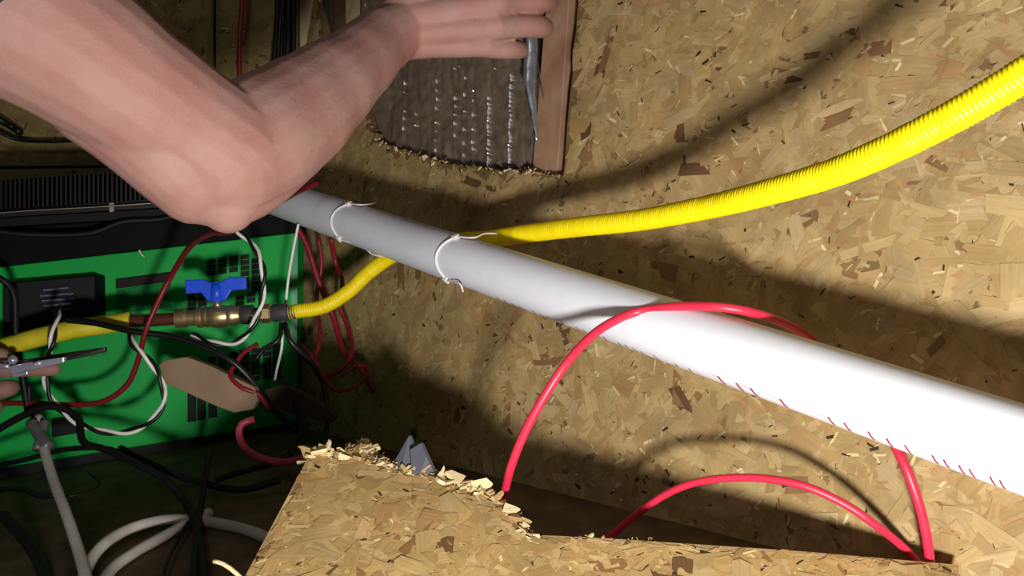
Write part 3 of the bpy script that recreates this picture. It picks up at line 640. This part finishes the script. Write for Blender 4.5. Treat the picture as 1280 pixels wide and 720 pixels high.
# ------------------------------------------------------------------ person
def union(name, chains, m, parent, voxel, smooth=8, after=None):
    V, Fc = [], []
    for ch in chains:
        pts = [c[0] for c in ch]; rs = [c[1] for c in ch]
        pth, rad = [], []
        if len(pts) == 1: pts = [pts[0], pts[0] + Vector((0, 0, .001))]; rs = rs * 2
        sp_ = []
        q = [pts[0] * 2 - pts[1]] + pts + [pts[-1] * 2 - pts[-2]]
        for i in range(1, len(q) - 2):
            a, b, c, d = q[i - 1:i + 3]; n = max(3, int((c - b).length / .006)); r0, r1 = rs[i - 1], rs[i]
            for kk in range(n):
                t = kk / n; sp_.append((0.5 * ((2 * b) + (c - a) * t + (2 * a - 5 * b + 4 * c - d) * t * t + (3 * b - a - 3 * c + d) * t ** 3), r0 + (r1 - r0) * (t * t * (3 - 2 * t))))
        sp_.append((pts[-1], rs[-1]))
        # hemispherical ends
        d0 = (sp_[0][0] - sp_[1][0]).normalized(); d1 = (sp_[-1][0] - sp_[-2][0]).normalized()
        head = [(sp_[0][0] + d0 * sp_[0][1] * math.sin(a), sp_[0][1] * max(.02, math.cos(a))) for a in (1.5, 1.25, .95, .6, .3)]
        tail = [(sp_[-1][0] + d1 * sp_[-1][1] * math.sin(a), sp_[-1][1] * max(.02, math.cos(a))) for a in (.3, .6, .95, 1.25, 1.5)]
        al = head + sp_ + tail
        v, f = sweep([p for p, _ in al], [r for _, r in al], 20)
        o_ = len(V); V += v; Fc += [tuple(i + o_ for i in ff) for ff in f]
    o = mesh_obj(name, V, Fc, m, parent)
    rm = o.modifiers.new('remesh', 'REMESH'); rm.mode = 'VOXEL'; rm.voxel_size = voxel
    if smooth: sm_ = o.modifiers.new('smooth', 'SMOOTH'); sm_.factor = .5; sm_.iterations = smooth
    dg = bpy.context.evaluated_depsgraph_get(); dg.update()
    ev = o.evaluated_get(dg); me2 = bpy.data.meshes.new_from_object(ev); old = o.data
    o.modifiers.clear(); o.data = me2; bpy.data.meshes.remove(old)
    me2.polygons.foreach_set('use_smooth', [True] * len(me2.polygons))
    if after: after(o)
    return o
def skin_mat():
    m = mat('skin', (162, 128, 118), .6, rgb2=(154, 110, 101), scale=26, sss=.12, spec=.35)
    nt = m.node_tree; N = nt.nodes; L = nt.links; b = N['Principled BSDF']
    tc = N.new('ShaderNodeTexCoord'); v = N.new('ShaderNodeTexVoronoi'); v.inputs['Scale'].default_value = 500; L.new(tc.outputs['Object'], v.inputs['Vector'])
    n2 = N.new('ShaderNodeTexNoise'); n2.inputs['Scale'].default_value = 110; n2.inputs['Detail'].default_value = 6; L.new(tc.outputs['Object'], n2.inputs['Vector'])
    ad = N.new('ShaderNodeMath'); ad.operation = 'MULTIPLY_ADD'; L.new(v.outputs['Distance'], ad.inputs[0]); ad.inputs[1].default_value = .25; L.new(n2.outputs['Fac'], ad.inputs[2])
    bp = N.new('ShaderNodeBump'); bp.inputs['Strength'].default_value = .45; bp.inputs['Distance'].default_value = .0012; L.new(ad.outputs[0], bp.inputs['Height']); L.new(bp.outputs[0], b.inputs['Normal'])
    return m
skin = skin_mat()
def q(x, y, d, r): return (P(x, y, d), r)
def c3(x, y, z, r): return (CW(x, y, z), r)
man = thing('person', CW(-.95, .2, -.25), 'person reaching one bare arm across the wall, the other hand holding pliers', 'person')
# right arm
arm = [q(-170, -105, .50, .060), q(-60, -42, .51, .056), q(20, 14, .52, .0535), q(100, 66, .54, .0495), q(165, 112, .56, .0462), q(232, 158, .585, .0450), q(282, 192, .60, .0455)]
fore = [q(284, 196, .60, .044), q(322, 174, .625, .0462), q(368, 144, .66, .0440), q(406, 113, .69, .0385), q(442, 84, .725, .0330), q(474, 54, .765, .0295), q(502, 37, .785, .0262)]
tip = [q(276, 205, .598, .040), q(281, 240, .600, .027), q(284, 256, .600, .0205)]
lowl = [q(120, 120, .56, .034), q(165, 152, .568, .034), q(212, 194, .578, .0330), q(250, 232, .592, .030), q(280, 252, .60, .021)]
lowr = [q(284, 246, .60, .024), q(320, 224, .622, .026), q(370, 182, .655, .026)]
H = []
hand_w = [q(488, 25, .785, .018), q(492, 38, .782, .019), q(494, 50, .785, .018)]
H.append(hand_w)
mcp = {'i': (612, -26, .792), 'm': (622, 3, .786), 'r': (620, 33, .790), 'p': (606, 56, .800)}
cx = {'i': (500, 15, .783), 'm': (500, 28, .780), 'r': (502, 42, .783), 'p': (502, 53, .788)}
cr_ = {'i': .0155, 'm': .0155, 'r': .0150, 'p': .0135}
for kf in 'imrp':
    a, b = cx[kf], mcp[kf]; m_ = tuple((u + v) / 2 for u, v in zip(a, b))
    H.append([q(*a, .0165), q(m_[0], m_[1], m_[2] - .002, cr_[kf] * .98), q(*b, cr_[kf] * .86)])
fd = {'i': [(612, -26, .792, .0128), (655, -34, .815, .0112), (690, -34, .845, .0100), (692, -32, .875, .009)],
      'm': [(622, 2, .786, .0132), (645, 1, .800, .0114), (674, 1, .815, .0108), (684, 3, .845, .0105), (674, 6, .872, .009)],
      'r': [(620, 33.5, .790, .0124), (645, 33, .802, .0108), (671, 33, .815, .0106), (680, 35, .843, .0100), (668, 37, .868, .0088)],
      'p': [(606, 57, .800, .0112), (624, 61, .808, .0096), (640, 61.5, .818, .0096), (650, 62, .838, .0088), (646, 62, .86, .008)]}
for kf, l in fd.items(): H.append([q(*t) for t in l])
for a, b in (('i', 'm'), ('m', 'r'), ('r', 'p')):
    e0 = tuple((u + v) / 2 for u, v in zip(cx[a], cx[b])); e1 = tuple((u + v) / 2 for u, v in zip(mcp[a], mcp[b]))
    H.append([q(e0[0], e0[1], e0[2], .0150), q(e1[0] - 14, e1[1], e1[2] - .001, .0128), q(e1[0] - 2, e1[1], e1[2] + .003, .0100)])
H.append([q(508, 10, .785, .016), q(545, -35, .80, .0150), q(580, -70, .83, .0125), q(612, -84, .86, .0105)])   # thumb, above the frame
# left arm and hand (enters at the left edge)
L1 = [c3(-.74, .60, .12, .056), c3(-.80, .68, -.01, .050), c3(-.87, .76, -.12, .043)]
wl_ = (-150, 478, .985)
L2 = [c3(-.87, .76, -.12, .042), c3(-.82, .86, -.13, .041), q(-190, 480, .955, .031), q(*wl_, .026)]
LH = []
for a, b in (((-140, 462, .98), (-40, 452, .965)), ((-140, 472, .98), (-40, 466, .965)), ((-140, 482, .98), (-42, 486, .97)), ((-140, 492, .98), (-48, 504, .985))):
    LH.append([q(*a, .015), q(*b, .0125)])
LH.append([q(-42, 462, .966, .0115), q(0, 462, .968, .0098), q(35, 461, .975, .0092), q(60, 461, .98, .0088), q(67, 461, .982, .0082)])
LH.append([q(-42, 486, .972, .0118), q(-8, 488, .972, .0110), q(8, 486, .975, .0105), q(14, 484, .99, .0092), q(0, 484, 1.0, .0085)])
LH.append([q(-46, 506, .985, .0105), q(-16, 512, .985, .0098), q(-6, 508, .998, .009), q(-18, 506, 1.01, .008)])
LH.append([q(-48, 520, .99, .0095), q(-26, 530, .995, .0088), q(-22, 524, 1.01, .008)])
LH.append([q(-120, 462, .975, .015), q(-70, 440, .96, .0135), q(-30, 440, .955, .0105), q(-4, 444, .958, .0095), q(2, 445, .96, .0088)])
trunk = [[c3(-.38, .50, .214, .06), c3(-.55, .50, .22, .062), c3(-.74, .60, .12, .058)], [c3(-.56, .50, .20, .075), c3(-.72, .38, .13, .10), c3(-.9, .25, .02, .10)],
         [c3(-.55, .50, .22, .05), c3(-.53, .52, .30, .047)], [c3(-.52, .53, .36, .072), c3(-.51, .54, .40, .080), c3(-.515, .53, .43, .074)], [c3(-.505, .56, .335, .045), c3(-.50, .58, .33, .035)],
         [c3(-.497, .612, .385, .010), c3(-.49, .625, .368, .013)], [c3(-.435, .53, .375, .013), c3(-.43, .53, .395, .013)], [c3(-.590, .53, .375, .013), c3(-.595, .53, .395, .013)]]
body = union('body', [arm, fore, tip, lowl, lowr] + H + [L1, L2] + LH + trunk, skin, man, .0017, 4)
# fingertips relax a little; loosened smoothing keeps the slots between the fingers
shirt_m = mat('shirt_dark', (52, 54, 58), .85, bump=.4, scale=70)
union('t_shirt', [[q(-190, -115, .50, .076), q(-100, -66, .505, .072), q(-42, -36, .51, .068)], [c3(-.38, .50, .214, .078), c3(-.55, .49, .20, .085), c3(-.74, .60, .12, .075)], [c3(-.72, .59, .12, .07), c3(-.79, .66, .01, .064)],
                 [c3(-.56, .48, .17, .11), c3(-.72, .37, .11, .135), c3(-.92, .24, .01, .13)], [c3(-.48, .48, .15, .09), c3(-.66, .34, .06, .11), c3(-.88, .18, -.02, .11)], [c3(-.68, .56, .09, .09), c3(-.80, .42, .04, .11)]], shirt_m, man, .006, 6)
union('trousers', [[c3(-.95, .20, -.01, .13), c3(-.98, .17, -.03, .125)], [c3(-.93, .12, -.04, .095), c3(-.83, .34, -.10, .08), c3(-.76, .46, -.135, .062)], [c3(-1.04, .22, -.04, .095), c3(-1.0, .42, -.10, .08), c3(-.96, .56, -.135, .062)],
                   [c3(-.76, .46, -.14, .058), c3(-.86, .20, -.17, .05), c3(-.9, .05, -.18, .045)], [c3(-.96, .56, -.14, .058), c3(-1.05, .3, -.17, .05), c3(-1.09, .12, -.18, .045)]], mat('denim', (46, 56, 84), .9, bump=.4, scale=90), man, .008, 6)
union('hair', [[c3(-.525, .50, .42, .078), c3(-.515, .53, .445, .074)], [c3(-.535, .485, .38, .066), c3(-.53, .49, .40, .07)]], mat('hair_brown', (58, 42, 30), .8, bump=.8, scale=150), man, .005, 3)
for sx in (-1, 1):
    V, Fc = sweep([CW(-.497 + sx * .026, .603, .402), CW(-.495 + sx * .026, .610, .402)], [.010, .006], 10); mesh_obj('eye', V, Fc, mat('eye_white', (220, 215, 208), .3), man, True)
V, Fc = sweep([CW(-.512, .612, .345), CW(-.495, .616, .343), CW(-.478, .612, .345)], [.003, .005, .003], 8); mesh_obj('mouth', V, Fc, mat('lips', (168, 96, 92), .5), man, True)
# short dark hairs on the forearm
hr = random.Random(8); HV, HF = [], []
bm_me = body.data
cand = [p for p in bm_me.polygons]
c0 = P(380, 140, .66)
adir = (P(500, 42, .785) - P(284, 196, .60)).normalized()
sel = [p for p in cand if (p.center - c0).length < .16 and .03 < (p.center - P(284, 196, .60)).dot(adir) < .22]
for p in hr.sample(sel, min(700, len(sel))):
    n = p.normal; t = (adir * .9 + n * .35 + Vector((hr.uniform(-.5, .5), hr.uniform(-.5, .5), hr.uniform(-.5, .5)))); t = (t - n * t.dot(n) * .7).normalized()
    s_ = t.cross(n).normalized() * .00009; a = p.center + n * .0; b = a + t * hr.uniform(.004, .008) + n * .0006; i0 = len(HV)
    HV += [a - s_, a + s_, b]; HF.append((i0, i0 + 1, i0 + 2))
ho = mesh_obj('arm_hair', HV, HF, mat('hair_fine', (132, 92, 70), .7), man); ho['kind'] = 'stuff'

# pliers in the left hand
pl = thing('pliers', P(12, 458, .96), 'chrome long nosed pliers held between finger and thumb at the left edge', 'pliers')
chrome = mat('chrome', (206, 206, 222), .3, .6); steel = mat('dark_steel', (74, 66, 62), .35, .8)
slab('jaw', [P(8, 452, .955), P(46, 447, .96), P(80, 441, .965), P(131, 434, .975), P(131, 440, .975), P(82, 451, .965), P(50, 456, .96), P(10, 462, .955)], D(0, .006, 0), steel, pl, .001)
slab('jaw_plate', [P(10, 458, .945), P(34, 453, .947), P(80, 446, .952), P(80, 453, .952), P(60, 458, .95), P(32, 464, .947), P(14, 468, .945)], D(0, .007, 0), chrome, pl, .0012)
slab('lower_edge', [P(15, 468, .945), P(34, 464, .947), P(34, 468, .947), P(16, 472, .945)], D(0, .006, 0), chrome, pl, .0006)
V, Fc = sweep([P(16, 450, .940), P(16, 450, .955)], [.005, .005], 16); mesh_obj('pivot', V, Fc, chrome, pl, True)
V, Fc = sweep([P(44, 455, .944), P(45, 455, .95)], [.0022, .0022], 10); mesh_obj('rivet', V, Fc, chrome, pl, True)
for a in ([(14, 458, .955), (-10, 458, .952), (-50, 466, .95), (-100, 486, .945)], [(12, 452, .955), (-12, 449, .95), (-50, 444, .94), (-100, 440, .93)]):
    tube('handle', px(a), .0035, chrome if a[0][0] == 14 else mat('handle_grip', (50, 30, 34), .5), pl, 10)

bpy.context.view_layer.update()
